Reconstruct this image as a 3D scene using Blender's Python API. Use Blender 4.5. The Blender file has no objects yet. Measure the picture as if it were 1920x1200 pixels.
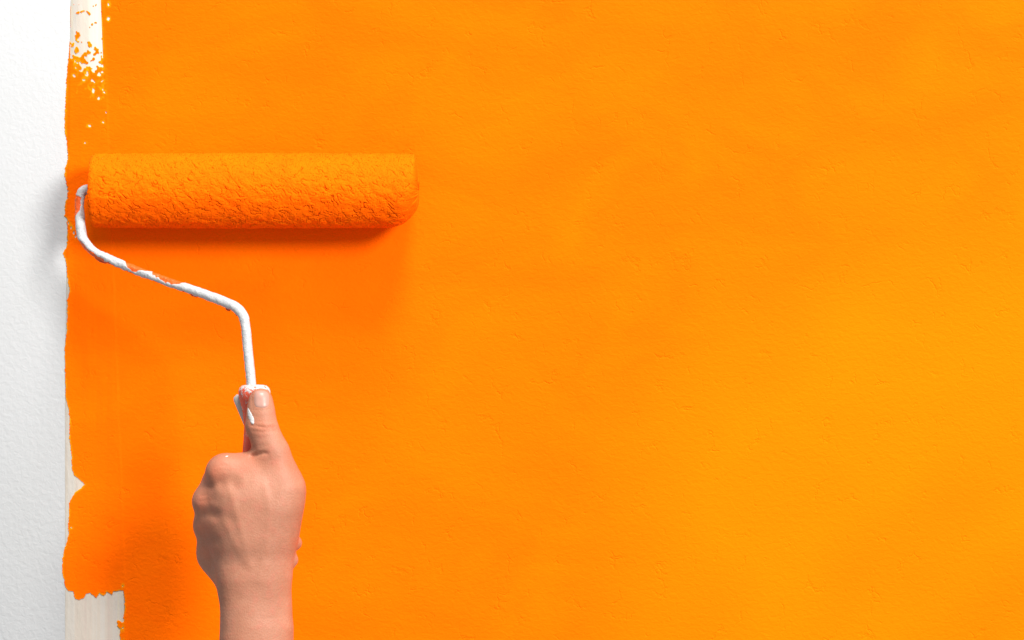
import bpy, math, random
import numpy as np
from mathutils import Vector

# ------------------------------------------------------------------ scene, camera, light
scene = bpy.context.scene
col = scene.collection
S = 1 / 2400.0          # metres per photo pixel on the wall surface
D = 2.2                 # camera distance from the wall
ZC = 1.4                # camera height
cam_d = bpy.data.cameras.new('camera')
cam = bpy.data.objects.new('camera', cam_d); col.objects.link(cam)
cam.location = (0, -D, ZC); cam.rotation_euler = (math.pi / 2, 0, 0)
cam_d.sensor_width = 36; cam_d.lens = 36 * D / 0.8; cam_d.clip_end = 50; cam_d.clip_start = 0.05
scene.camera = cam

world = bpy.data.worlds.new('World'); scene.world = world; world.use_nodes = True
world.node_tree.nodes['Background'].inputs[0].default_value = (0.95, 0.97, 1.0, 1)
world.node_tree.nodes['Background'].inputs[1].default_value = 0.50

def lamp(name, loc, target, size, power, colour):
    l = bpy.data.lights.new(name, 'AREA'); l.shape = 'DISK'; l.size = size; l.energy = power; l.color = colour
    o = bpy.data.objects.new(name, l); col.objects.link(o); o.location = loc
    o.rotation_euler = (Vector(target) - Vector(loc)).to_track_quat('-Z', 'Y').to_euler()
    return o
lamp('key_softbox', (2.25, -3.1, ZC + 1.5), (-0.2, 0, ZC), 1.3, 250, (1.0, 0.99, 0.96))
lamp('ceiling_softbox', (2.2, -5.4, ZC + 12.4), (0.1, 0, ZC), 4.4, 2850, (1.0, 0.99, 0.97))

vs = scene.view_settings
scene.display_settings.display_device = 'sRGB'
vs.view_transform = 'Standard'; vs.look = 'None'; vs.gamma = 1; vs.exposure = 0; vs.use_curve_mapping = False

# ------------------------------------------------------------------ helpers
def P(px, py, h=0.0):
    """a point h metres in front of the wall, seen at photo position px, py"""
    s = 1 - h / D
    return Vector(((px - 960) * S * s, -h, ZC + (600 - py) * S * s))
def Pn(px, py, h):
    s = 1 - h / D
    return np.stack([(px - 960) * S * s, -h + 0 * px, ZC + (600 - py) * S * s], -1)

def tag(o, label=None, cat=None, kind=None):
    if label: o['label'] = label
    if cat: o['category'] = cat
    if kind: o['kind'] = kind
    return o

def link(name, me, mat, parent=None, smooth=True):
    me.materials.append(mat)
    if smooth: me.polygons.foreach_set('use_smooth', [True] * len(me.polygons))
    o = bpy.data.objects.new(name, me); col.objects.link(o)
    if parent:
        o.parent = parent
        o.matrix_parent_inverse = parent.matrix_world.inverted()
    return o

def mesh(name, verts, faces):
    me = bpy.data.meshes.new(name)
    v = np.asarray([tuple(p) for p in verts] if not isinstance(verts, np.ndarray) else verts, dtype=np.float32)
    if isinstance(faces, np.ndarray):
        nf, k = faces.shape; flat = faces.ravel(); sizes = np.full(nf, k)
    else:
        flat = np.fromiter((i for f in faces for i in f), dtype=np.int64); sizes = np.fromiter((len(f) for f in faces), dtype=np.int64)
    me.vertices.add(len(v)); me.vertices.foreach_set('co', v.ravel())
    me.loops.add(len(flat)); me.loops.foreach_set('vertex_index', flat.astype(np.int32))
    me.polygons.add(len(sizes)); me.polygons.foreach_set('loop_start', np.concatenate([[0], np.cumsum(sizes)[:-1]]).astype(np.int32))
    me.update(calc_edges=True); me.validate()
    return me

def attr(me, name, vals):
    a = me.attributes.new(name, 'FLOAT', 'POINT'); a.data.foreach_set('value', np.asarray(vals, dtype=np.float32).ravel())

def empty(name, loc):
    o = bpy.data.objects.new(name, None); col.objects.link(o); o.location = loc
    o.empty_display_size = 0.02
    bpy.context.view_layer.update()
    return o

_rng = np.random.RandomState(7)
_perm = _rng.permutation(256); _perm = np.concatenate([_perm, _perm, _perm])
_grad = _rng.uniform(0, 2 * math.pi, 256)
def noise(x, y, seed=0):
    """2D gradient noise, about -1..1"""
    x = np.asarray(x, float) + seed * 17.31; y = np.asarray(y, float) + seed * 9.77
    xi = np.floor(x).astype(int); yi = np.floor(y).astype(int)
    xf = x - xi; yf = y - yi
    u = xf ** 3 * (xf * (xf * 6 - 15) + 10); v = yf ** 3 * (yf * (yf * 6 - 15) + 10)
    def g(ix, iy, dx, dy):
        a = _grad[_perm[_perm[ix % 256] + iy % 256]]
        return np.cos(a) * dx + np.sin(a) * dy
    n = (1 - u) * (1 - v) * g(xi, yi, xf, yf) + u * (1 - v) * g(xi + 1, yi, xf - 1, yf) \
        + (1 - u) * v * g(xi, yi + 1, xf, yf - 1) + u * v * g(xi + 1, yi + 1, xf - 1, yf - 1)
    return n * 1.5
def fbm(x, y, seed=0, octs=3):
    r = 0; a = 1
    for k in range(octs):
        r = r + a * noise(x * 2 ** k, y * 2 ** k, seed + k * 3); a *= .5
    return r

# ------------------------------------------------------------------ materials
def new_mat(name):
    m = bpy.data.materials.new(name); m.use_nodes = True
    nt = m.node_tree
    return m, nt, nt.nodes['Principled BSDF']
def N(nt, t, **kw):
    n = nt.nodes.new(t)
    for k, v in kw.items():
        if k.startswith('i_'):
            n.inputs[k[2:].replace('_', ' ')].default_value = v
        else: setattr(n, k, v)
    return n
def coords(nt, scale=(1, 1, 1), rot=(0, 0, 0), loc=(0, 0, 0)):
    t = N(nt, 'ShaderNodeTexCoord'); m = N(nt, 'ShaderNodeMapping')
    m.inputs['Scale'].default_value = scale; m.inputs['Rotation'].default_value = rot; m.inputs['Location'].default_value = loc
    nt.links.new(t.outputs['Object'], m.inputs['Vector'])
    return m.outputs['Vector']
def tex_noise(nt, vec, scale, detail=4, rough=.5, dist=0):
    n = N(nt, 'ShaderNodeTexNoise'); n.inputs['Scale'].default_value = scale
    n.inputs['Detail'].default_value = detail; n.inputs['Roughness'].default_value = rough; n.inputs['Distortion'].default_value = dist
    nt.links.new(vec, n.inputs['Vector']); return n.outputs['Fac']
def ramp(nt, fac, stops):
    r = N(nt, 'ShaderNodeValToRGB'); e = r.color_ramp.elements
    while len(e) > len(stops): e.remove(e[-1])
    while len(e) < len(stops): e.new(1)
    for el, (p, c) in zip(e, stops):
        el.position = p; el.color = tuple(c) + (1,) if len(c) == 3 else c
    nt.links.new(fac, r.inputs['Fac']); return r.outputs['Color']
def mixc(nt, fac, a, b, mode='MIX'):
    m = N(nt, 'ShaderNodeMix', data_type='RGBA', blend_type=mode)
    for sock, v in ((m.inputs[0], fac), (m.inputs[6], a), (m.inputs[7], b)):
        if isinstance(v, (int, float)): sock.default_value = v
        elif isinstance(v, tuple): sock.default_value = v + (1,)
        else: nt.links.new(v, sock)
    return m.outputs[2]
def math_(nt, op, a, b=0.0, c=0.0):
    m = N(nt, 'ShaderNodeMath', operation=op)
    for i, v in enumerate((a, b, c)):
        if isinstance(v, (int, float)): m.inputs[i].default_value = v
        else: nt.links.new(v, m.inputs[i])
    return m.outputs[0]
def bump(nt, height, strength, dist, prev=None):
    b = N(nt, 'ShaderNodeBump'); b.inputs['Strength'].default_value = strength; b.inputs['Distance'].default_value = dist
    nt.links.new(height, b.inputs['Height'])
    if prev is not None: nt.links.new(prev, b.inputs['Normal'])
    return b.outputs['Normal']
def getattr_(nt, name):
    a = N(nt, 'ShaderNodeAttribute'); a.attribute_name = name; return a.outputs['Fac']


def m_plaster():
    m, nt, b = new_mat('white_plaster')
    v = coords(nt)
    c = ramp(nt, tex_noise(nt, v, 9, 5), [(.3, (.475, .475, .472)), (.7, (.495, .495, .497))])
    nt.links.new(c, b.inputs['Base Color']); b.inputs['Roughness'].default_value = .85; b.inputs['Specular IOR Level'].default_value = .15
    v2 = coords(nt, (1, 1, 1.0), (0, .5, 0))
    n = bump(nt, tex_noise(nt, v2, 230, 3, .5, .6), .13, .0022)
    nt.links.new(n, b.inputs['Normal']); return m

def m_paint():
    m, nt, b = new_mat('orange_wall_paint')
    v = coords(nt)
    # mottled coat; broad noise placed to paint in brighter light at lower right
    big = tex_noise(nt, coords(nt, (1, 1, 1.25), (0, .6, 0), (-0.7, -6.2, 18.4)), 1.7, 3, .5, .4)
    c = ramp(nt, big, [(.34, (.88, .115, .0004)), (.50, (.88, .122, .0004)), (.62, (.89, .158, .0004))])
    mot = tex_noise(nt, coords(nt, (.6, 1, 1)), 17, 5, .6, .6)
    c = mixc(nt, ramp(nt, mot, [(.38, (0, 0, 0)), (.68, (.6, .6, .6))]), c, (.88, .148, .0004))
    # brush streaks down the cut-in strip
    st = tex_noise(nt, coords(nt, (260, 1, 3.5)), 1, 3)
    c = mixc(nt, math_(nt, 'MULTIPLY', ramp(nt, st, [(.4, (0, 0, 0)), (.75, (1, 1, 1))]), math_(nt, 'MULTIPLY', getattr_(nt, 'strip'), .28)), c, (.86, .10, .001))
    # thin rim of the coat
    c = mixc(nt, math_(nt, 'MULTIPLY', getattr_(nt, 'rim'), .9), c, (.62, .30, .004))
    nt.links.new(c, b.inputs['Base Color'])
    b.inputs['Roughness'].default_value = .7; b.inputs['Specular IOR Level'].default_value = .015
    n = bump(nt, tex_noise(nt, coords(nt, (1, 1, 1.5), (0, -.5, 0)), 210, 3, .5, .8), .19, .0022)
    # small pits and hair cracks
    w = N(nt, 'ShaderNodeTexVoronoi', feature='DISTANCE_TO_EDGE'); w.inputs['Scale'].default_value = 60
    dv = N(nt, 'ShaderNodeVectorMath', operation='ADD')
    nz = N(nt, 'ShaderNodeTexNoise'); nz.inputs['Scale'].default_value = 70; nz.inputs['Detail'].default_value = 3
    nt.links.new(v, nz.inputs['Vector'])
    sc = N(nt, 'ShaderNodeVectorMath', operation='SCALE'); sc.inputs['Scale'].default_value = .022
    nt.links.new(nz.outputs['Color'], sc.inputs[0])
    nt.links.new(coords(nt, (1, 1, .6), (0, .45, 0)), dv.inputs[0]); nt.links.new(sc.outputs[0], dv.inputs[1])
    nt.links.new(dv.outputs[0], w.inputs['Vector'])
    crack = ramp(nt, w.outputs['Distance'], [(0, (0, 0, 0)), (.05, (1, 1, 1))])
    patch = ramp(nt, tex_noise(nt, v, 55, 4, .6), [(.55, (1, 1, 1)), (.66, (0, 0, 0))])
    crack = mixc(nt, 1.0, crack, patch, 'LIGHTEN')
    n = bump(nt, crack, .35, .0010, n)
    nt.links.new(n, b.inputs['Normal']); return m

def m_nap():
    m, nt, b = new_mat('wet_orange_nap')
    v = coords(nt)
    c = ramp(nt, tex_noise(nt, v, 60, 4), [(.3, (.88, .110, .0012)), (.7, (.90, .132, .0012))])
    nt.links.new(c, b.inputs['Base Color'])
    b.inputs['Roughness'].default_value = .75; b.inputs['Specular IOR Level'].default_value = .01
    n = bump(nt, tex_noise(nt, v, 520, 4, .6, .5), .3, .0012)
    nt.links.new(n, b.inputs['Normal']); return m

def m_rod():
    m, nt, b = new_mat('paint_caked_steel_rod')
    v = coords(nt)
    white = ramp(nt, tex_noise(nt, v, 260, 4), [(.3, (.39, .39, .40)), (.7, (.47, .465, .46))])
    speck = ramp(nt, tex_noise(nt, v, 900, 3, .7), [(.60, (0, 0, 0)), (.66, (1, 1, 1))])
    spatch = ramp(nt, tex_noise(nt, v, 75, 2), [(.52, (0, 0, 0)), (.60, (1, 1, 1))])
    white = mixc(nt, math_(nt, 'MULTIPLY', speck, math_(nt, 'MULTIPLY', spatch, .8)), white, (.10, .10, .12))
    orange = ramp(nt, tex_noise(nt, v, 120, 3), [(.3, (.66, .085, .006)), (.7, (.72, .10, .010))])
    f = ramp(nt, getattr_(nt, 'orange'), [(.49, (0, 0, 0)), (.51, (1, 1, 1))])
    nt.links.new(mixc(nt, f, white, orange), b.inputs['Base Color'])
    b.inputs['Roughness'].default_value = .45; b.inputs['Specular IOR Level'].default_value = .3
    n = bump(nt, tex_noise(nt, v, 420, 4, .6), .5, .0012)
    nt.links.new(n, b.inputs['Normal']); return m

def m_handle():
    m, nt, b = new_mat('red_handle_smeared_white')
    v = coords(nt)
    red = ramp(nt, tex_noise(nt, v, 90, 3), [(.3, (.55, .068, .030)), (.7, (.62, .09, .045))])
    sp = tex_noise(nt, coords(nt, (1, 1, .7)), 420, 5, .7, .8)
    sm = getattr_(nt, 'smear')
    f = ramp(nt, math_(nt, 'ADD', sp, math_(nt, 'MULTIPLY', sm, .55)), [(.61, (0, 0, 0)), (.67, (1, 1, 1))])
    nt.links.new(mixc(nt, f, red, (.46, .43, .41)), b.inputs['Base Color'])
    b.inputs['Roughness'].default_value = .42; b.inputs['Specular IOR Level'].default_value = .3
    nt.links.new(bump(nt, f, .5, .0006), b.inputs['Normal']); return m

def m_simple(name, c, rough=.5, spec=.3, bscale=300, bstr=.2, bdist=.0008):
    m, nt, b = new_mat(name)
    v = coords(nt)
    n = tex_noise(nt, v, bscale * .35, 4)
    nt.links.new(ramp(nt, n, [(.3, tuple(x * .93 for x in c)), (.7, tuple(min(1, x * 1.05) for x in c))]), b.inputs['Base Color'])
    b.inputs['Roughness'].default_value = rough; b.inputs['Specular IOR Level'].default_value = spec
    nt.links.new(bump(nt, tex_noise(nt, v, bscale, 4), bstr, bdist), b.inputs['Normal']); return m

def m_tape():
    m, nt, b = new_mat('pale_masking_tape')
    st = tex_noise(nt, coords(nt, (170, 1, 1.2)), 1, 4, .6)
    c = ramp(nt, st, [(.28, (.47, .385, .33)), (.45, (.50, .44, .37)), (.56, (.50, .46, .41)), (.72, (.53, .475, .355))])
    nt.links.new(c, b.inputs['Base Color']); b.inputs['Roughness'].default_value = .6; b.inputs['Specular IOR Level'].default_value = .2
    nt.links.new(bump(nt, tex_noise(nt, coords(nt, (1, 1, .4)), 240, 4), .3, .0012), b.inputs['Normal']); return m

def m_skin():
    m, nt, b = new_mat('skin')
    v = coords(nt)
    c = ramp(nt, tex_noise(nt, v, 42, 5, .6), [(.28, (.31, .124, .072)), (.5, (.345, .146, .086)), (.72, (.385, .172, .108))])
    c = mixc(nt, ramp(nt, tex_noise(nt, v, 150, 3, .6), [(.5, (0, 0, 0)), (.72, (.55, .55, .55))]), c, (.40, .135, .085))
    fine = tex_noise(nt, v, 620, 3, .7)
    c = mixc(nt, ramp(nt, fine, [(.48, (0, 0, 0)), (.72, (.3, .3, .3))]), c, (.26, .092, .055))
    c = mixc(nt, math_(nt, 'MULTIPLY', getattr_(nt, 'flush_and_bounce'), .55), c, (.46, .115, .055))
    nt.links.new(c, b.inputs['Base Color'])
    b.inputs['Roughness'].default_value = .52; b.inputs['Specular IOR Level'].default_value = .25
    b.inputs['Subsurface Weight'].default_value = .05; b.inputs['Subsurface Radius'].default_value = (1.0, .35, .2)
    b.inputs['Subsurface Scale'].default_value = .004
    w = N(nt, 'ShaderNodeTexVoronoi', feature='DISTANCE_TO_EDGE'); w.inputs['Scale'].default_value = 620
    nt.links.new(coords(nt, (1, 1, .7)), w.inputs['Vector'])
    n = bump(nt, ramp(nt, w.outputs['Distance'], [(0, (0, 0, 0)), (.3, (1, 1, 1))]), .2, .0003)
    n = bump(nt, tex_noise(nt, v, 150, 3, .55), .24, .0014, n)
    nt.links.new(n, b.inputs['Normal']); return m

M = dict(plaster=m_plaster(), paint=m_paint(), nap=m_nap(), rod=m_rod(), handle=m_handle(), tape=m_tape(), skin=m_skin(),
         tab=m_simple('cloudy_white_plastic', (.44, .40, .37), .35, .4, 200, .1),
         white=m_simple('white_paint_drop', (.50, .485, .47), .4, .3, 500, .6),
         drip=m_simple('dried_orange_paint', (.58, .07, .008), .35, .3, 300, .2),
         core=m_simple('orange_stained_end_cap', (.66, .07, .006), .5, .2, 200, .2),
         nail=m_simple('fingernail', (.355, .19, .15), .36, .35, 240, .06))

# ------------------------------------------------------------------ the wall
X0, X1, Z0, Z1 = -1.9, 1.9, ZC - 1.5, ZC + 1.5
me = mesh('wall', [(x, y, z) for y in (0, .1) for z in (Z0, Z1) for x in (X0, X1)],
          [(0, 1, 3, 2), (5, 4, 6, 7), (4, 0, 2, 6), (1, 5, 7, 3), (2, 3, 7, 6), (4, 5, 1, 0)])
wall = tag(link('wall', me, M['plaster'], smooth=False), kind='structure')

# masking tape: a thin strip from above the picture to below it, under the paint
def tape_l(y): return 132.5 - 10.5 * np.clip(y / 700.0, -1.5, 1.0)
def tape_r(y): return 190 + 43 * y / 1150.0
ys = np.arange(-700, 1901, 20.0)
TH = .00035
vv, ff = [], []
for i, y in enumerate(ys):
    l = float(tape_l(y)) + .5 * float(noise(y / 30, 2.2)); r = float(tape_r(y)) + .5 * float(noise(y / 25, 5.2))
    vv += [P(l, y, .0001), P(l + .6, y, TH), P(r - .6, y, TH), P(r, y, .0001)]
    if i:
        a = 4 * (i - 1); b = 4 * i
        ff += [(a + k, b + k, b + k + 1, a + k + 1) for k in range(3)]
tape = link('masking_tape', mesh('masking_tape', vv, ff), M['tape'], smooth=False)
tag(tape, 'pale masking tape strip running down the left edge of the orange paint', 'tape')

# orange paint coat, traced edge with real thickness
EDGE = [(189, -62), (189, 0), (188, 45), (186, 74), (131, 76), (130, 90), (128, 105), (126, 130), (124, 160), (123, 190), (121, 230), (122, 250),
        (124, 258), (126, 275), (127, 297), (125, 309), (121, 316), (122, 330), (124, 345), (126, 352), (126, 374), (122, 379), (121, 405),
        (126, 410), (126.5, 440), (125, 462), (118, 476), (124, 492), (125, 510), (127, 525), (131, 546), (126, 562), (126, 600), (124, 628),
        (121, 655), (122, 690), (123, 748), (128, 764), (131, 788), (130, 820), (134, 850), (135, 880), (139, 891), (150, 900), (159, 908),
        (150, 917), (140, 923), (134, 935), (129, 945), (129, 960), (128, 1000), (125, 1020), (120, 1031), (117, 1050), (117, 1075), (120, 1087),
        (122, 1100), (128, 1108), (137, 1109), (141, 1123), (148, 1125), (156, 1122), (163, 1113), (170, 1112), (180, 1122), (186, 1112),
        (195, 1118), (200, 1109), (210, 1116), (213, 1109), (222, 1108), (231, 1107), (233, 1116), (234, 1140), (231, 1160), (231, 1200), (232, 1262)]
GX = np.linspace(100, 300, 168); GY = np.linspace(-60, 1260, 1101)
gx, gy = np.meshgrid(GX, GY)
wx = gx + 1.5 * noise(gx / 4, gy / 3.4, 1) + .8 * noise(gx / 13, gy / 11, 2)
wy = gy + 1.1 * noise(gx / 5, gy / 5, 3)
poly = EDGE + [(400, 1262), (400, -62)]
inside = np.zeros(gx.shape, bool); dist = np.full(gx.shape, 1e9)
for (ax, ay), (bx, by) in zip(poly, poly[1:] + poly[:1]):
    if ay != by:
        c = ((ay > wy) != (by > wy)) & (wx < (bx - ax) * (wy - ay) / (by - ay) + ax)
        inside ^= c
    dx, dy = bx - ax, by - ay
    t = np.clip(((wx - ax) * dx + (wy - ay) * dy) / (dx * dx + dy * dy), 0, 1)
    dist = np.minimum(dist, np.hypot(wx - ax - t * dx, wy - ay - t * dy))
f = np.where(inside, dist, -dist)
# bare and half-covered tape at the top
n1 = noise(gx / 12, gy / 11, 11) + .5 * noise(gx / 5, gy / 6, 12)
T = np.interp(gy, [-60, 0, 60, 76, 95, 125, 160, 190], [.95, .62, .60, .45, .22, -.15, -.7, -1.5])
T = T + np.interp(gx, [130, 150, 188], [-.28, -.1, .10]) * (gy > 60)
patch = np.minimum(np.minimum(gx - tape_l(gy) - .6, tape_r(gy) - .8 - gx), (T - n1) * 5)
strong = (gy < 200)
f = np.where(strong & (gx > tape_l(gy)) & (gx < tape_r(gy) + 1.5) & (gy < 76), np.maximum(f, 0) * 0 - patch, f)
f = np.where(strong & (gy >= 76), np.minimum(f, -patch), f)
FLECKS = [(203.5, 8, 2, 3), (203.5, 35, 2.6, 3.2), (150, 103, 2.6, 4), (174, 121, 7.5, 7), (178, 128, 4, 4), (186, 139, 3.4, 3.6), (164, 138, 2, 5.6),
          (173, 151, 2.4, 2.6), (175, 170, 1.5, 5), (196, 173, 2, 2.2), (185, 184, 2.4, 2.6), (199, 211, 1.6, 1.8), (193, 229, 1.8, 1.9),
          (168, 236, 3, 2.2), (160, 268, 2, 1.4), (134, 989, 1.4, 1.2), (230, 1099, 1, 1.6), (124, 351, 3, 2), (125, 359, 3.5, 1.6), (123, 367, 3, 2), (126, 371, 2, 1.5),
          (129, 419, 1.0, 2.4), (133, 427, 1.2, 3), (138, 436, 1.5, 3.5), (142, 443, 1.4, 3)]
for (cx, cy, rx, ry) in FLECKS:
    d = (np.hypot((wx - cx) / rx, (wy - cy) / ry) - 1) * min(rx, ry)
    f = np.minimum(f, d)
# a smear of orange on the bare tape at the bottom
for (cx, cy, rx, ry) in [(226, 1172, 6, 7), (229, 1192, 5, 14), (222, 1166, 4, 3)]:
    d = (1 - np.hypot((wx - cx) / rx, (wy - cy) / ry)) * min(rx, ry) - 2.2 * np.maximum(0, noise(gx / 4, gy / 5, 21))
    f = np.maximum(f, d)
f = np.where(np.abs(f) < .02, .02, f)

def paint_h(x, y):
    tr = tape_r(y); tl = tape_l(y)
    on = 1 / (1 + np.exp(-(x - tl) / .8)) * 1 / (1 + np.exp((x - tr - 1) / 1.6))
    bead = np.exp(-((x - tr - 2.5) / 2.6) ** 2) * (.00022 + .0002 * noise(x * 0, y / 40, 4))
    return .00030 + .00040 * on + bead
ny, nx = f.shape
H = paint_h(gx, gy); H[:, -1] = .0003
pts = Pn(gx.ravel(), gy.ravel(), H.ravel())
verts = [tuple(p) for p in pts]
strip_a = np.clip((tape_r(gy) + 14 - gx) / 10, 0, 1).ravel().tolist()
fi = f
rim_a = np.clip(1 - f / 3.4, 0, 1).ravel() * np.clip(.55 + .9 * noise(gx / 16, gy / 16, 8), 0, 1).ravel()
rim_a = rim_a.tolist()
inn = f > 0
cnt = inn[:-1, :-1].astype(int) + inn[:-1, 1:] + inn[1:, :-1] + inn[1:, 1:]
idx = np.arange(ny * nx).reshape(ny, nx)
full = cnt == 4
faces = np.stack([idx[:-1, :-1][full], idx[1:, :-1][full], idx[1:, 1:][full], idx[:-1, 1:][full]], -1).tolist()
ev = {}
def cut(j, i, k, l):
    key = ((j, i), (k, l)) if (j, i) < (k, l) else ((k, l), (j, i))
    if key in ev: return ev[key]
    a, b = f[j, i], f[k, l]; t = a / (a - b)
    x = gx[j, i] + t * (gx[k, l] - gx[j, i]); y = gy[j, i] + t * (gy[k, l] - gy[j, i])
    h = float(paint_h(np.array(x), np.array(y))) - .00008
    verts.append(tuple(P(x, y, h))); strip_a.append(1.0)
    rim_a.append(float(np.clip(.7 + .9 * noise(x / 16, y / 16, 8), 0, 1)))
    ev[key] = len(verts) - 1
    verts.append(tuple(P(x - .15, y, .00004))); strip_a.append(1.0); rim_a.append(rim_a[-1])
    return ev[key]
for j, i in zip(*np.nonzero((cnt > 0) & (cnt < 4))):
    ring = [(j, i), (j + 1, i), (j + 1, i + 1), (j, i + 1)]
    polyg = []; cuts = []
    for a in range(4):
        p, q = ring[a], ring[(a + 1) % 4]
        if inn[p]: polyg.append(int(idx[p]))
        if inn[p] != inn[q]:
            c = cut(*p, *q); polyg.append(c); cuts.append((c, inn[p]))
    if len(cuts) == 2:
        faces.append(polyg)
        a = cuts[0][0] if cuts[0][1] else cuts[1][0]; b = cuts[1][0] if cuts[0][1] else cuts[0][0]
        faces.append((b, a, a + 1, b + 1))
    elif len(cuts) == 4:
        faces.append(polyg)
def quad(xa, ya, xb, yb):
    k = len(verts)
    for (x, y) in ((xa, ya), (xa, yb), (xb, yb), (xb, ya)):
        verts.append(tuple(P(x, y, .0003))); strip_a.append(0.0); rim_a.append(0.0)
    faces.append((k, k + 1, k + 2, k + 3))
quad(300, -60, 4300, 1260); quad(300, -2600, 4300, -60); quad(300, 1260, 4300, 4000)
quad(191, -2600, 300, -60); quad(234, 1260, 300, 4000)
me = mesh('paint_coat', verts, faces)
attr(me, 'strip', strip_a); attr(me, 'rim', rim_a)
paint = link('paint_coat', me, M['paint'], wall)
paint['label'] = 'orange paint coat with ragged left edge'

# ------------------------------------------------------------------ the paint roller
roller = empty('paint_roller', P(477, 1060, .11))
tag(roller, 'orange-soaked paint roller with white paint-caked rod and red handle pressed to the wall', 'paint roller')

# nap cover
AX, AY, RPX = (173.5, 784), 357.5, 69.0
HR = .0285
sc = (1 - HR / D)
R = RPX * S * sc
nu, nv = 620, 380
u = np.linspace(0, 1, nu); th = np.linspace(0, 2 * math.pi, nv, endpoint=False)     # th 0 faces the room, + is up
px = AX[0] + u * (AX[1] - AX[0])
U, TT = np.meshgrid(px, th, indexing='ij')
mmu = U / 2.4; mmv = ((TT + math.pi) % (2 * math.pi)) * R * 1000
# rounded ends, the right one pressed rounder along its lower side
low = .5 - .5 * np.sin(TT + .15)
aR = 9 + 52 * low ** 1.7
tR = np.clip((U - (AX[1] - aR)) / aR, 0, 1)
capR = np.sqrt(np.clip(1 - (tR * .93) ** 2.2, 0, 1))
tL = np.clip((AX[0] + 7 - U) / 7, 0, 1)
capL = 1 - .05 * tL ** 1.6
bulge = 1 + .022 * np.sin(np.pi * np.clip((U - AX[0]) / 613, 0, 1))
prof = capR * capL * bulge
# matted wet pile: clumps parted by slanting cracks
ca, sa = math.cos(.62), math.sin(.62)
wu = mmu + 2.2 * noise(mmu / 9, mmv / 9, 31); wv = mmv + 2.2 * noise(mmu / 8, mmv / 8, 32)
a1 = (wu * ca - wv * sa) ; b1 = (wu * sa + wv * ca)
r1 = 1 - np.abs(noise(a1 / 9.5, b1 / 4.6, 33)) * 2.0
r2 = 1 - np.abs(noise(wu / 7.5, wv / 3.2, 34)) * 2.2
r3 = 1 - np.abs(noise(a1 / 5.0, b1 / 2.6, 35)) * 2.2
mask1 = np.clip(noise(mmu / 14, mmv / 9, 36) * 1.4 + .35, 0, 1)
crack = np.clip((r1 - .88) / .12, 0, 1) * 1.25 * np.clip(noise(mmu / 7, mmv / 7, 44) * 2.2 + .55, 0, 1)
crack = np.maximum(crack, np.clip((r2 - .84) / .16, 0, 1) * .7 * mask1)
crack = np.maximum(crack, np.clip((r3 - .85) / .15, 0, 1) * .6 * (1 - mask1))
lump = .95 * noise(a1 / 8, b1 / 5, 37) + .24 * noise(wu / 2.6, wv / 2.0, 38) + .10 * noise(wu / 1.2, wv / 1.0, 39)
disp = (lump * .5 - crack * 1.35) / 1000.0
edge_f = 1 - .4 * tR
RR = (R + disp * edge_f) * prof
cx = (U - 960) * S * sc + .0006 * noise(mmv / 3, mmu / 5, 41) * (tL + tR)
yy = -HR - RR * np.cos(TT)
yy = np.minimum(yy, -.0008)
zz = ZC + (600 - AY) * S * sc + RR * np.sin(TT)
V = np.stack([cx, yy, zz], -1).reshape(-1, 3)
I = np.arange(nu * nv).reshape(nu, nv)
J = np.roll(I, -1, 1)
F = np.stack([I[:-1], I[1:], J[1:], J[:-1]], -1).reshape(-1, 4).tolist()
# end faces: ring in to the core tube on both ends
V = V.tolist()
def ring(x, r):
    k = len(V)
    for t in th:
        V.append((x, -HR - r * math.cos(t), ZC + (600 - AY) * S * sc + r * math.sin(t)))
    return list(range(k, k + nv))
xl = (AX[0] - 960) * S * sc; xr = (AX[1] - 960) * S * sc
ra = ring(xl - .0004, R * .80); rb = ring(xl + .004, R * .74)
for k in range(nv):
    k2 = (k + 1) % nv
    F.append((int(I[0, k]), int(I[0, k2]), ra[k2], ra[k])); F.append((ra[k], ra[k2], rb[k2], rb[k]))
rc = ring(xr + .0006, R * .25)
for k in range(nv):
    k2 = (k + 1) % nv
    F.append((int(I[-1, k2]), int(I[-1, k]), rc[k], rc[k2]))
F.append(rc)
cover = link('nap_cover', mesh('nap_cover', V, F), M['nap'], roller)
cover['label'] = 'fuzzy cylindrical cover soaked in orange paint'

# loose ends of the pile
rg = np.random.RandomState(5)
nf = 15000
fi_ = rg.randint(2, nu - 4, nf); fj_ = rg.randint(0, nv, nf)
keep = np.cos(th[fj_]) > -.35
fi_, fj_ = fi_[keep], fj_[keep]; nf = len(fi_)
root = np.array(V, dtype=np.float32)[(fi_ * nv + fj_)]
rad_d = np.stack([0 * th[fj_], -np.cos(th[fj_]), np.sin(th[fj_])], -1)
tan_d = np.stack([0 * th[fj_], np.sin(th[fj_]), np.cos(th[fj_])], -1)
axd = np.array([1.0, 0, 0])
lay = rg.normal(0, .7, (nf, 1)); swirl = rg.normal(0, .8, (nf, 1))
dirn = rad_d * rg.uniform(.25, .9, (nf, 1)) + tan_d * lay + axd * swirl
dirn /= np.linalg.norm(dirn, axis=1)[:, None]
wid = np.cross(dirn, rad_d + .3 * axd); wid /= np.linalg.norm(wid, axis=1)[:, None]
ln = rg.uniform(.0006, .0017, (nf, 1)); wd = rg.uniform(.00012, .0003, (nf, 1))
root = root - rad_d * .0002
fv = np.stack([root - wid * wd, root + wid * wd, root + dirn * ln], 1).reshape(-1, 3)
fibres = link('nap_fibres', mesh('nap_fibres', fv, np.arange(3 * nf).reshape(-1, 3)), M['nap'], cover)
fibres['kind'] = 'stuff'

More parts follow.
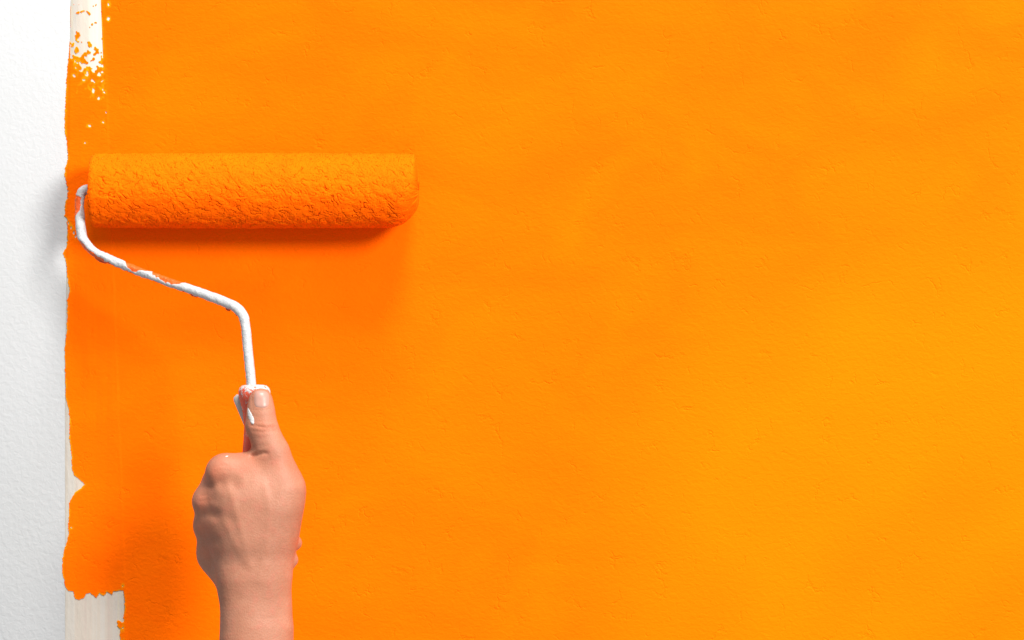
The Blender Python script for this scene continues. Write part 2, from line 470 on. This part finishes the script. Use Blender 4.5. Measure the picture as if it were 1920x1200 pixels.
def lathe_x(profile, axis_y, axis_z, n=40):
    """profile: list of (x, radius); axis along world x"""
    vv, ff = [], []
    for (x, r) in profile:
        for k in range(n):
            t = 2 * math.pi * k / n
            vv.append((x, axis_y - r * math.cos(t), axis_z + r * math.sin(t)))
    for i in range(len(profile) - 1):
        for k in range(n):
            a = i * n + k; b = i * n + (k + 1) % n
            ff.append((a, a + n, b + n, b))
    ff.append(list(range(n))[::1]); ff.append(list(range((len(profile) - 1) * n, len(profile) * n))[::-1])
    return vv, ff
az = ZC + (600 - AY) * S * sc
vv, ff = lathe_x([(xl + .012, .004), (xl + .012, R * .735), (xl + .003, R * .735), (xl + .002, R * .70), (xl + .002, R * .34), (xl - .001, R * .30), (xl - .001, .0042)], -HR, az)
link('end_cap', mesh('end_cap', vv, ff), M['core'], roller)

# bent rod
def catmull(pts, n):
    pts = np.array(pts, float)
    p = np.vstack([2 * pts[0] - pts[1], pts, 2 * pts[-1] - pts[-2]])
    out = []
    for i in range(1, len(p) - 2):
        seg = max(3, int(np.linalg.norm((p[i + 1] - p[i])[:2]) / n))
        for k in range(seg):
            t = k / seg
            out.append(.5 * ((2 * p[i]) + (-p[i - 1] + p[i + 1]) * t + (2 * p[i - 1] - 5 * p[i] + 4 * p[i + 1] - p[i + 2]) * t * t
                             + (-p[i - 1] + 3 * p[i] - 3 * p[i + 1] + p[i + 2]) * t ** 3))
    out.append(p[-2]); return np.array(out)
ROD = [(200, 356, 28.5), (177, 354, 28.5), (164, 354.5, 28.7), (153.5, 361, 29.2), (149, 376, 30), (149, 396, 32), (151, 425, 36), (155, 446, 39), (166, 463, 43), (186, 478, 47),
       (240, 501, 55), (300, 523, 63), (380, 551, 75), (425, 568, 82), (444, 578, 85), (456, 593, 87), (460.5, 614, 88), (464, 650, 88), (470.5, 715, 88), (474, 765, 88)]
ROD = [(a, b, 28.5 + (c - 28.5) * 1.42) for a, b, c in ROD]
path = catmull(ROD, 1.6)
world = Pn(path[:, 0], path[:, 1], path[:, 2] / 1000)
n = len(path); nr = 28
tan = np.gradient(world, axis=0); tan /= np.linalg.norm(tan, axis=1)[:, None]
tpx = np.gradient(path[:, :2], axis=0); tpx /= np.linalg.norm(tpx, axis=1)[:, None]
arc = np.concatenate([[0], np.cumsum(np.linalg.norm(np.diff(path[:, :2], axis=0), axis=1))])
view = np.array([0, -1.0, 0])
side = np.cross(tan, view); side /= np.linalg.norm(side, axis=1)[:, None]
up = np.cross(side, tan)
outw = np.stack([-tpx[:, 1], 0 * arc, -tpx[:, 0]], -1)           # lower / outer side, in the wall plane
# threshold on the across-rod position above which (outer) or below which (inner) the rod is orange
thr_out = np.interp(arc, [0, 54, 60, 76, 86, 92, 98, 130, 145, 165, 190, 225, 300, 900], [2, 2, -.5, -.55, -.2, .3, 1.2, 1.2, .5, .3, .45, .9, .95, 1.3])
thr_in = np.interp(path[:, 0] + 1000 * (path[:, 1] < 480) + 1000 * (path[:, 1] > 600), [0, 225, 236, 246, 252, 258, 263, 268, 283, 290, 296, 300, 306, 330, 340, 346, 2000],
                   [-2, -2, -.6, .1, .45, .45, -.35, -.45, -.95, -.5, -.1, -.2, .2, .15, -.5, -1.6, -2])
vv, om = [], []
for i in range(n):
    for k in range(nr):
        t = 2 * math.pi * k / nr
        d = side[i] * math.cos(t) + up[i] * math.sin(t)
        o = float(np.dot(d, outw[i]))
        vv.append(d); om.append(o)
dirs = np.array(vv).reshape(n, nr, 3); om = np.array(om).reshape(n, nr)
A = np.repeat(arc[:, None], nr, 1); K = np.repeat((np.arange(nr) / nr * 6)[None], n, 0)
Kc = np.cos(K / 6 * 2 * math.pi) * 1.2; Ks = np.sin(K / 6 * 2 * math.pi) * 1.2
nz = .25 * noise(A / 7, Kc * 1.2 + 3, 51) + .16 * noise(A / 2.8, Ks * 2 + Kc, 52)
org = np.maximum((om - thr_out[:, None] + nz), (thr_in[:, None] - om + nz))
is_o = 1 / (1 + np.exp(-org * 14))
lumps = .30 * noise(A / 13, Ks + 7 + Kc, 53) + .22 * noise(A / 5, Kc * 1.4, 54) + .10 * noise(A / 2.2, Ks * 2.5, 55)
rad0 = np.interp(path[:, 0] + 2000 * (path[:, 1] > 600), [140, 180, 300, 440, 2460, 2475], [9.0, 8.8, 8.6, 9.2, 8.6, 8.8]) * S
caked = np.interp(arc, [0, 40, 60, 330, 420, 600], [.4, .7, 1, 1, .45, .3])
rad = rad0[:, None] * (1 + lumps * .32 * caked[:, None] - .12 * is_o)
W = world[:, None, :] + dirs * rad[..., None]
I = np.arange(n * nr).reshape(n, nr); J = np.roll(I, -1, 1)
F = np.stack([I[:-1], J[:-1], J[1:], I[1:]], -1).reshape(-1, 4).tolist() + [list(range(nr)), list(range((n - 1) * nr, n * nr))[::-1]]
me = mesh('rod', W.reshape(-1, 3), F); attr(me, 'orange', np.clip(.5 + org * .8, 0, 1))
rod = link('rod', me, M['rod'], roller); rod['label'] = 'bent rod caked in chipped white and orange paint'

def blob(name, c, radii, mat, parent, seed=0, amp=.12, rot=0, nlat=14, nlon=20):
    vv, ff = [], []
    for i in range(nlat + 1):
        p = math.pi * i / nlat
        for k in range(nlon):
            t = 2 * math.pi * k / nlon
            d = np.array([math.sin(p) * math.cos(t), math.sin(p) * math.sin(t), math.cos(p)])
            s = 1 + amp * float(noise(d[0] * 2 + seed, d[2] * 2 + d[1] * 1.3, seed + 1))
            q = d * np.array(radii) * s
            vv.append((c[0] + q[0] * math.cos(rot) - q[2] * math.sin(rot), c[1] + q[1], c[2] + q[0] * math.sin(rot) + q[2] * math.cos(rot)))
    for i in range(nlat):
        for k in range(nlon):
            a = i * nlon + k; b = i * nlon + (k + 1) % nlon
            ff.append((a, a + nlon, b + nlon, b))
    return link(name, mesh(name, vv, ff), mat, parent)
for (x, y, h, w, hh, r) in [(364, 553, 90, 7.5, 3.4, -.36), (428, 579, 103, 5, 4, -.4), (445, 588, 107, 4, 4, -.7), (190, 488, 55, 12, 4, -.4)]:
    blob('paint_drip', P(x, y, h / 1000), (w * S, 3.5 * S, hh * S), M['drip'], rod, seed=int(x), amp=.25, rot=r)

# handle: grip turned about a slightly leaning axis
prof = [(721, 4), (721.5, 16), (723, 23), (727, 27.5), (733, 30), (740, 30), (748, 28.5), (758, 26), (775, 22.5), (800, 20.5), (825, 22.5), (850, 25), (880, 27),
        (920, 28), (980, 28), (1030, 28.5), (1055, 29), (1066, 26), (1071, 18), (1073, 6)]
def hh_(y): return .113 - .004 * (y - 720) / 300
vv, ff, sm = [], [], []
nr = 48
ysamp = []
for (a, b) in zip(prof, prof[1:]):
    m_ = max(1, int((b[0] - a[0]) / 3))
    for k in range(m_):
        t = k / m_; ysamp.append((a[0] + (b[0] - a[0]) * t, a[1] + (b[1] - a[1]) * t))
ysamp.append(prof[-1])
for (y, r) in ysamp:
    c = P(477 + (y - 735) * .02, y, hh_(y)); rr = r * S * (1 - .113 / D)
    for k in range(nr):
        t = 2 * math.pi * k / nr
        flat = 1 - .06 * math.cos(2 * t) * (y > 745)
        vv.append((c.x + rr * math.cos(t), c.y + rr * .92 * math.sin(t) * flat, c.z))
        s = np.interp(y, [720, 726, 738, 752, 790, 810, 830, 850, 1073], [.5, .30, .12, .05, .0, .08, .06, .03, -.1])
        s += .35 * math.exp(-((y - 733) / 6.0) ** 2) * (math.cos(t) > .2)
        sm.append(s)
m_ = len(ysamp)
for i in range(m_ - 1):
    for k in range(nr):
        a = i * nr + k; b = i * nr + (k + 1) % nr
        ff.append((a, b, b + nr, a + nr))
ff.append(list(range(nr))); ff.append(list(range((m_ - 1) * nr, m_ * nr))[::-1])
me = mesh('handle', vv, ff); attr(me, 'smear', sm)
handle = link('handle', me, M['handle'], roller); handle['label'] = 'red handle smeared with white paint around its collar'

# pale plastic tongue on the left of the handle
vv, ff = [], []
a0 = P(446.5, 747, .107); a1 = P(468, 806, .109)
ax = (a1 - a0); L = ax.length; ax.normalize(); sd = ax.cross(Vector((0, 1, 0))).normalized(); nn = 18; mm_ = 16
for i in range(nn + 1):
    t = i / nn
    w = 9.6 * S * (math.sqrt(max(0, 1 - (1 - min(1, t / .16)) ** 2)) * (1 - .35 * t)) + 1e-5
    c = a0 - ax * 8 * S + ax * (L + 8 * S) * t
    for k in range(mm_):
        q = 2 * math.pi * k / mm_
        vv.append(c + sd * w * math.cos(q) + Vector((0, 1, 0)) * .0018 * math.sin(q) * min(1, w / (4 * S)))
for i in range(nn):
    for k in range(mm_):
        a = i * mm_ + k; b = i * mm_ + (k + 1) % mm_
        ff.append((a, b, b + mm_, a + mm_))
ff.append(list(range(mm_))[::-1]); ff.append(list(range(nn * mm_, (nn + 1) * mm_)))
link('tongue', mesh('tongue', vv, ff), M['tab'], handle)

# ------------------------------------------------------------------ the hand
HO = 25.0        # the grip stands this much further out
def mmP(px, py, h):
    h = h + HO
    p = P(px, py, h / 1000.0); return np.array([p.x, p.y, p.z]) * 1000
def rmm(r, h): return r / 2.4 * (1 - h / 2200.0)
vox = 1.0
lo = np.array([mmP(335, 0, 60)[0], -176., mmP(0, 1560, 140)[2]]); hi = np.array([mmP(600, 0, 60)[0], -65., mmP(0, 715, 100)[2]])
dims = np.ceil((hi - lo) / vox).astype(int) + 1
xs, ysn, zs = [lo[k] + vox * np.arange(dims[k]) for k in range(3)]
QX, QY, QZ = np.meshgrid(xs.astype(np.float32), ysn.astype(np.float32), zs.astype(np.float32), indexing='ij')
QH = -QY
per = (1 - QH / 2200.0)
QPX = QX / 1000 / (S * per) + 960; QPY = 600 - (QZ / 1000 - ZC) / (S * per)

def cone(a, b, flat=1.0):
    """round cone between (px, py, h mm, r px) ends; flat squeezes it front to back"""
    A = mmP(*a[:3]); B = mmP(*b[:3]); ra, rb = rmm(a[3], a[2]), rmm(b[3], b[2])
    bx, by, bz = B - A; l2 = bx * bx + by * by + bz * bz + 1e-6
    px_, py_, pz_ = QX - A[0], QY - A[1], QZ - A[2]
    t = np.clip((px_ * bx + py_ * by + pz_ * bz) / l2, 0, 1)
    return np.sqrt((px_ - t * bx) ** 2 + ((py_ - t * by) / flat) ** 2 + (pz_ - t * bz) ** 2) - (ra + (rb - ra) * t)
def ell(c, r):
    C = mmP(*c); r = [rmm(r[0], c[2]), r[1], rmm(r[2], c[2])]
    k0 = np.sqrt(((QX - C[0]) / r[0]) ** 2 + ((QY - C[1]) / r[1]) ** 2 + ((QZ - C[2]) / r[2]) ** 2)
    k1 = np.sqrt(((QX - C[0]) / r[0] ** 2) ** 2 + ((QY - C[1]) / r[1] ** 2) ** 2 + ((QZ - C[2]) / r[2] ** 2) ** 2) + 1e-6
    return k0 * (k0 - 1) / k1
def smin(a, b, k):
    h = np.maximum(k - np.abs(a - b), 0) / k
    return np.minimum(a, b) - h * h * k * .25
def chain(pts, flat=1.0, k=2.0):
    d = None
    for a, b in zip(pts, pts[1:]):
        c = cone(a, b, flat); d = c if d is None else smin(d, c, k)
    return d

# forearm and wrist
arm = chain([(490, 1640, 106, 76), (488, 1330, 103, 68), (487, 1180, 101, 61.5), (486, 1090, 101, 59)], .82)
arm = smin(arm, chain([(456, 1640, 112, 62), (458, 1330, 110, 54), (459, 1200, 109, 45), (457, 1090, 109, 43)], .86), 9)
# back of the hand
body = ell((476, 985, 101), (80, 25, 108))
body = smin(body, ell((478, 930, 103), (74, 23, 70)), 10)
body = smin(body, cone((500, 1040, 101, 44), (523, 945, 106, 46), .95), 9)     # ball of the thumb
body = smin(body, cone((470, 1075, 106, 52), (466, 985, 108, 56), .72), 10)
# metacarpals with their knuckles
body = smin(body, cone((462, 1010, 111, 30), (417, 886, 109, 28)), 12)
body = smin(body, cone((452, 1020, 106, 28), (391, 940, 100, 29)), 11)
body = smin(body, cone((447, 1040, 101, 30), (393, 986, 92, 28.5)), 11)
body = smin(body, cone((450, 1060, 98, 30), (404, 1036, 86, 28)), 11)
body = smin(body, cone((410, 900, 94, 26), (416, 1040, 84, 34)), 12)
body = smin(body, cone((408, 1040, 86, 28), (446, 1098, 92, 36)), 10)
# web towards the thumb
body = smin(body, cone((424, 882, 108, 29), (478, 886, 104, 34), .9), 8)
body = smin(body, cone((478, 886, 104, 34), (518, 908, 104, 40), .9), 8)
hand = smin(arm, body, 12)
# thumb
thumb = chain([(531, 915, 107, 40), (510, 850, 108, 32), (490, 798, 109, 28.5), (489, 775, 108.5, 25), (488.5, 750, 107, 21.5)], .88, 3)
thumb = smin(thumb, ell((489, 766, 107.2), (23.5, 8.6, 35)), 2)
hand = smin(hand, thumb, 7)
# fingers folded round the handle towards the wall, tips showing at the right
for (y, kx, kh, r, tipx, tipy, tiph) in [(886, 417, 107, 26, 512, 896, 80), (940, 391, 99, 27, 524, 944, 78), (986, 393, 93, 26, 552, 1018, 90), (1034, 404, 88, 24, 546, 1050, 94)]:
    fin = chain([(kx, y, kh, r), (kx + 6, y + 6, 72, r * .92), (kx + 38, y + 8, 60, r * .86), (480, y + 6, 58, r * .82), (tipx - 10, tipy, tiph - 12, r * .70), (tipx, tipy, tiph, r * .55)], 1.0, 2)
    hand = smin(hand, fin, 4.0)
# folds: skin grooves on the room side
def groove(pts, depth, width):
    d = None
    for (ax_, ay_), (bx_, by_) in zip(pts, pts[1:]):
        dx, dy = bx_ - ax_, by_ - ay_
        t = np.clip(((QPX - ax_) * dx + (QPY - ay_) * dy) / (dx * dx + dy * dy), 0, 1)
        e = np.hypot(QPX - ax_ - t * dx, QPY - ay_ - t * dy)
        d = e if d is None else np.minimum(d, e)
    return depth * np.exp(-(d / width) ** 2) * (QH > 96 + HO)
for pts, dep, w in [([(470, 797), (482, 799), (497, 802), (514, 801)], .75, 2.0), ([(474, 790), (490, 791), (512, 789)], .4, 1.8), ([(474, 808), (490, 809.5), (516, 807)], .5, 2.0),
                    ([(480, 783), (505, 782)], .25, 1.8), ([(472, 856), (481, 853), (492, 849), (500, 850)], 1.6, 3.5), ([(488, 838), (500, 836)], .3, 2.5),
                    ([(384, 963), (405, 964)], 1.3, 11), ([(405, 966), (430, 975)], .6, 13), ([(420, 903), (436, 908)], 1.8, 14), ([(388, 1014), (402, 1014)], .7, 10), ([(398, 912), (410, 908)], .8, 10),
                    ([(536, 868), (558, 880)], .3, 3), ([(468, 1060), (448, 980), (428, 905)], -.55, 8), ([(456, 1050), (425, 985), (402, 948)], -.5, 8), ([(486, 1090), (500, 1020), (505, 960), (495, 900)], -.35, 6),
                    ([(404, 876), (414, 872), (426, 873)], .35, 2.2), ([(402, 884), (414, 881), (428, 882)], .3, 2.2), ([(376, 930), (388, 928)], .35, 2.2), ([(374, 940), (388, 938)], .35, 2.2), ([(478, 822), (505, 820)], .2, 2), ([(474, 768.5), (484, 769.5), (500, 769), (508, 766)], .35, 2.0), ([(472, 735), (472.5, 752), (474, 764)], .45, 2.0)]:
    hand = hand + groove(pts, dep, w)

# surface nets
def surface_nets(f, lo, vox):
    nx, ny, nz = f.shape
    ins = f < 0
    c = [f[i:nx - 1 + i, j:ny - 1 + j, k:nz - 1 + k] for i in (0, 1) for j in (0, 1) for k in (0, 1)]
    s = sum((q < 0).astype(np.int8) for q in c)
    act = (s > 0) & (s < 8)
    ids = -np.ones(act.shape, int); ids[act] = np.arange(act.sum())
    vals = np.stack([q[act] for q in c], -1)
    corner = np.array([(i, j, k) for i in (0, 1) for j in (0, 1) for k in (0, 1)], float)
    acc = np.zeros((vals.shape[0], 3)); wsum = np.zeros(vals.shape[0])
    for a in range(8):
        for b in range(a + 1, 8):
            if np.abs(corner[a] - corner[b]).sum() == 1:
                va, vb = vals[:, a], vals[:, b]; m = (va < 0) != (vb < 0)
                t = np.where(m, va / np.where(m, va - vb, 1), 0)
                acc += np.where(m[:, None], corner[a] + t[:, None] * (corner[b] - corner[a]), 0); wsum += m
    v = (np.argwhere(act) + acc / wsum[:, None]) * vox + lo
    faces = []
    for axn in range(3):
        sl0 = [slice(None)] * 3; sl1 = [slice(None)] * 3
        sl0[axn] = slice(0, -1); sl1[axn] = slice(1, None)
        A_, B_ = ins[tuple(sl0)], ins[tuple(sl1)]
        e = np.argwhere(A_ != B_); flip = A_[tuple(e.T)]
        o1, o2 = (axn + 1) % 3, (axn + 2) % 3
        ok = (e[:, o1] > 0) & (e[:, o2] > 0) & (e[:, o1] < f.shape[o1] - 1) & (e[:, o2] < f.shape[o2] - 1)
        e, flip = e[ok], flip[ok]
        q = []
        for (d1, d2) in ((-1, -1), (0, -1), (0, 0), (-1, 0)):
            g = e.copy(); g[:, o1] += d1; g[:, o2] += d2
            q.append(ids[tuple(g.T)])
        q = np.stack(q, -1); q[~flip] = q[~flip][:, ::-1]
        faces.append(q)
    return v, np.concatenate(faces)
hv, hf = surface_nets(hand, lo, vox)
# one gentle smoothing pass
for _ in range(2):
    acc = np.zeros_like(hv); cnt_ = np.zeros(len(hv))
    for a in range(4):
        b = (a + 1) % 4
        np.add.at(acc, hf[:, a], hv[hf[:, b]]); np.add.at(cnt_, hf[:, a], 1)
        np.add.at(acc, hf[:, b], hv[hf[:, a]]); np.add.at(cnt_, hf[:, b], 1)
    hv = hv * .6 + .4 * acc / np.maximum(cnt_, 1)[:, None]
hx = hv[:, 0] / 1000 / (S * (1 + hv[:, 1] / 2200)) + 960; hy = 600 - (hv[:, 2] / 1000 - ZC) / (S * (1 + hv[:, 1] / 2200))
flush_and_bounce = np.zeros(len(hv))  # knuckle redness, plus orange bounce light painted onto the index top
for (cx_, cy_, rx_, ry_, a_) in [(445, 866, 42, 16, .9), (402, 885, 24, 20, .8), (376, 940, 22, 18, .8), (380, 990, 20, 17, .7), (388, 1035, 18, 16, .6), (495, 800, 30, 14, .65), (490, 740, 30, 14, .4), (540, 870, 26, 14, .6), (555, 1018, 12, 10, .6)]:
    flush_and_bounce = np.maximum(flush_and_bounce, a_ * np.exp(-((hx - cx_) / rx_) ** 2 - ((hy - cy_) / ry_) ** 2))
me = mesh('hand', hv / 1000, hf); attr(me, 'flush_and_bounce', flush_and_bounce)
hand_o = link('hand', me, M['skin'])
tag(hand_o, 'bare hand and forearm gripping the roller handle, thumb pointing up', 'hand')

def front(px, py):
    """depth (m) of the skin nearest the room at a photo position"""
    for h in np.arange(150, 60, -.25):
        q = mmP(px, py, h); g = (q - lo) / vox
        i = np.floor(g).astype(int); fr = g - i
        v = 0
        for a in (0, 1):
            for b in (0, 1):
                for c in (0, 1):
                    v += hand[i[0] + a, i[1] + b, i[2] + c] * (fr[0] if a else 1 - fr[0]) * (fr[1] if b else 1 - fr[1]) * (fr[2] if c else 1 - fr[2])
        if v < 0: return (h + HO) / 1000
    return .125
# thumbnail
vv, ff = [], []
nu_, nv_ = 17, 21
for j in range(nv_):
    v = -1 + 2 * j / (nv_ - 1)
    for i in range(nu_):
        uu = -1 + 2 * i / (nu_ - 1)
        x = uu * math.sqrt(1 - .42 * v * v); y = v * math.sqrt(1 - .30 * uu * uu)
        px_ = 490.5 + x * 17.2; py_ = 748 + y * 19
        e = max(abs(uu), abs(v))
        vv.append((px_, py_, front(px_, py_) + (.0007 * (1 - e ** 6) - .0005 * e ** 8)))
arr = np.array(vv)
hs = arr[:, 2].reshape(nv_, nu_)
for _ in range(2):
    k = hs.copy(); k[:, 1:-1] = (hs[:, :-2] + 2 * hs[:, 1:-1] + hs[:, 2:]) / 4; hs = k
    k = hs.copy(); k[1:-1] = (hs[:-2] + 2 * hs[1:-1] + hs[2:]) / 4; hs = k
vv = [P(a[0], a[1], h) for a, h in zip(arr, hs.ravel())]
for j in range(nv_ - 1):
    for i in range(nu_ - 1):
        a = j * nu_ + i; ff.append((a, a + nu_, a + nu_ + 1, a + 1))
nail = link('thumbnail', mesh('thumbnail', vv, ff), M['nail'], hand_o)
md = nail.modifiers.new('thickness', 'SOLIDIFY'); md.thickness = .0004; md.offset = -1

def smear(name, pts, seed):
    """thin crust of paint lying on the skin; pts: (px, py, half-width)"""
    p = catmull([(a, b, c) for a, b, c in pts], 1.2)
    t = np.gradient(p[:, :2], axis=0); t /= np.linalg.norm(t, axis=1)[:, None]
    vv, ff = [], []; m = 9
    for i, (x, y, w) in enumerate(p):
        for k in range(m):
            o = -1 + 2 * k / (m - 1)
            ww = w * (1 + .25 * float(noise(i / 4, o, seed)))
            qx, qy = x - t[i, 1] * o * ww, y + t[i, 0] * o * ww
            vv.append(P(qx, qy, front(qx, qy) + .0007 * max(0, 1 - o ** 4) * min(1, w / 2) - .0002))
    for i in range(len(p) - 1):
        for k in range(m - 1):
            a = i * m + k; ff.append((a, a + 1, a + m + 1, a + m))
    return link(name, mesh(name, vv, ff), M['white'], hand_o)
smear('paint_spot', [(465, 764, .5), (466, 770, 2.6), (468.5, 778, 4.6), (472, 787, 5.2), (474, 793, 3.2), (475, 796, .4)], 61)
smear('paint_spot', [(421, 857.5, .3), (425, 855.5, 1.2), (430, 854.5, .4)], 62)
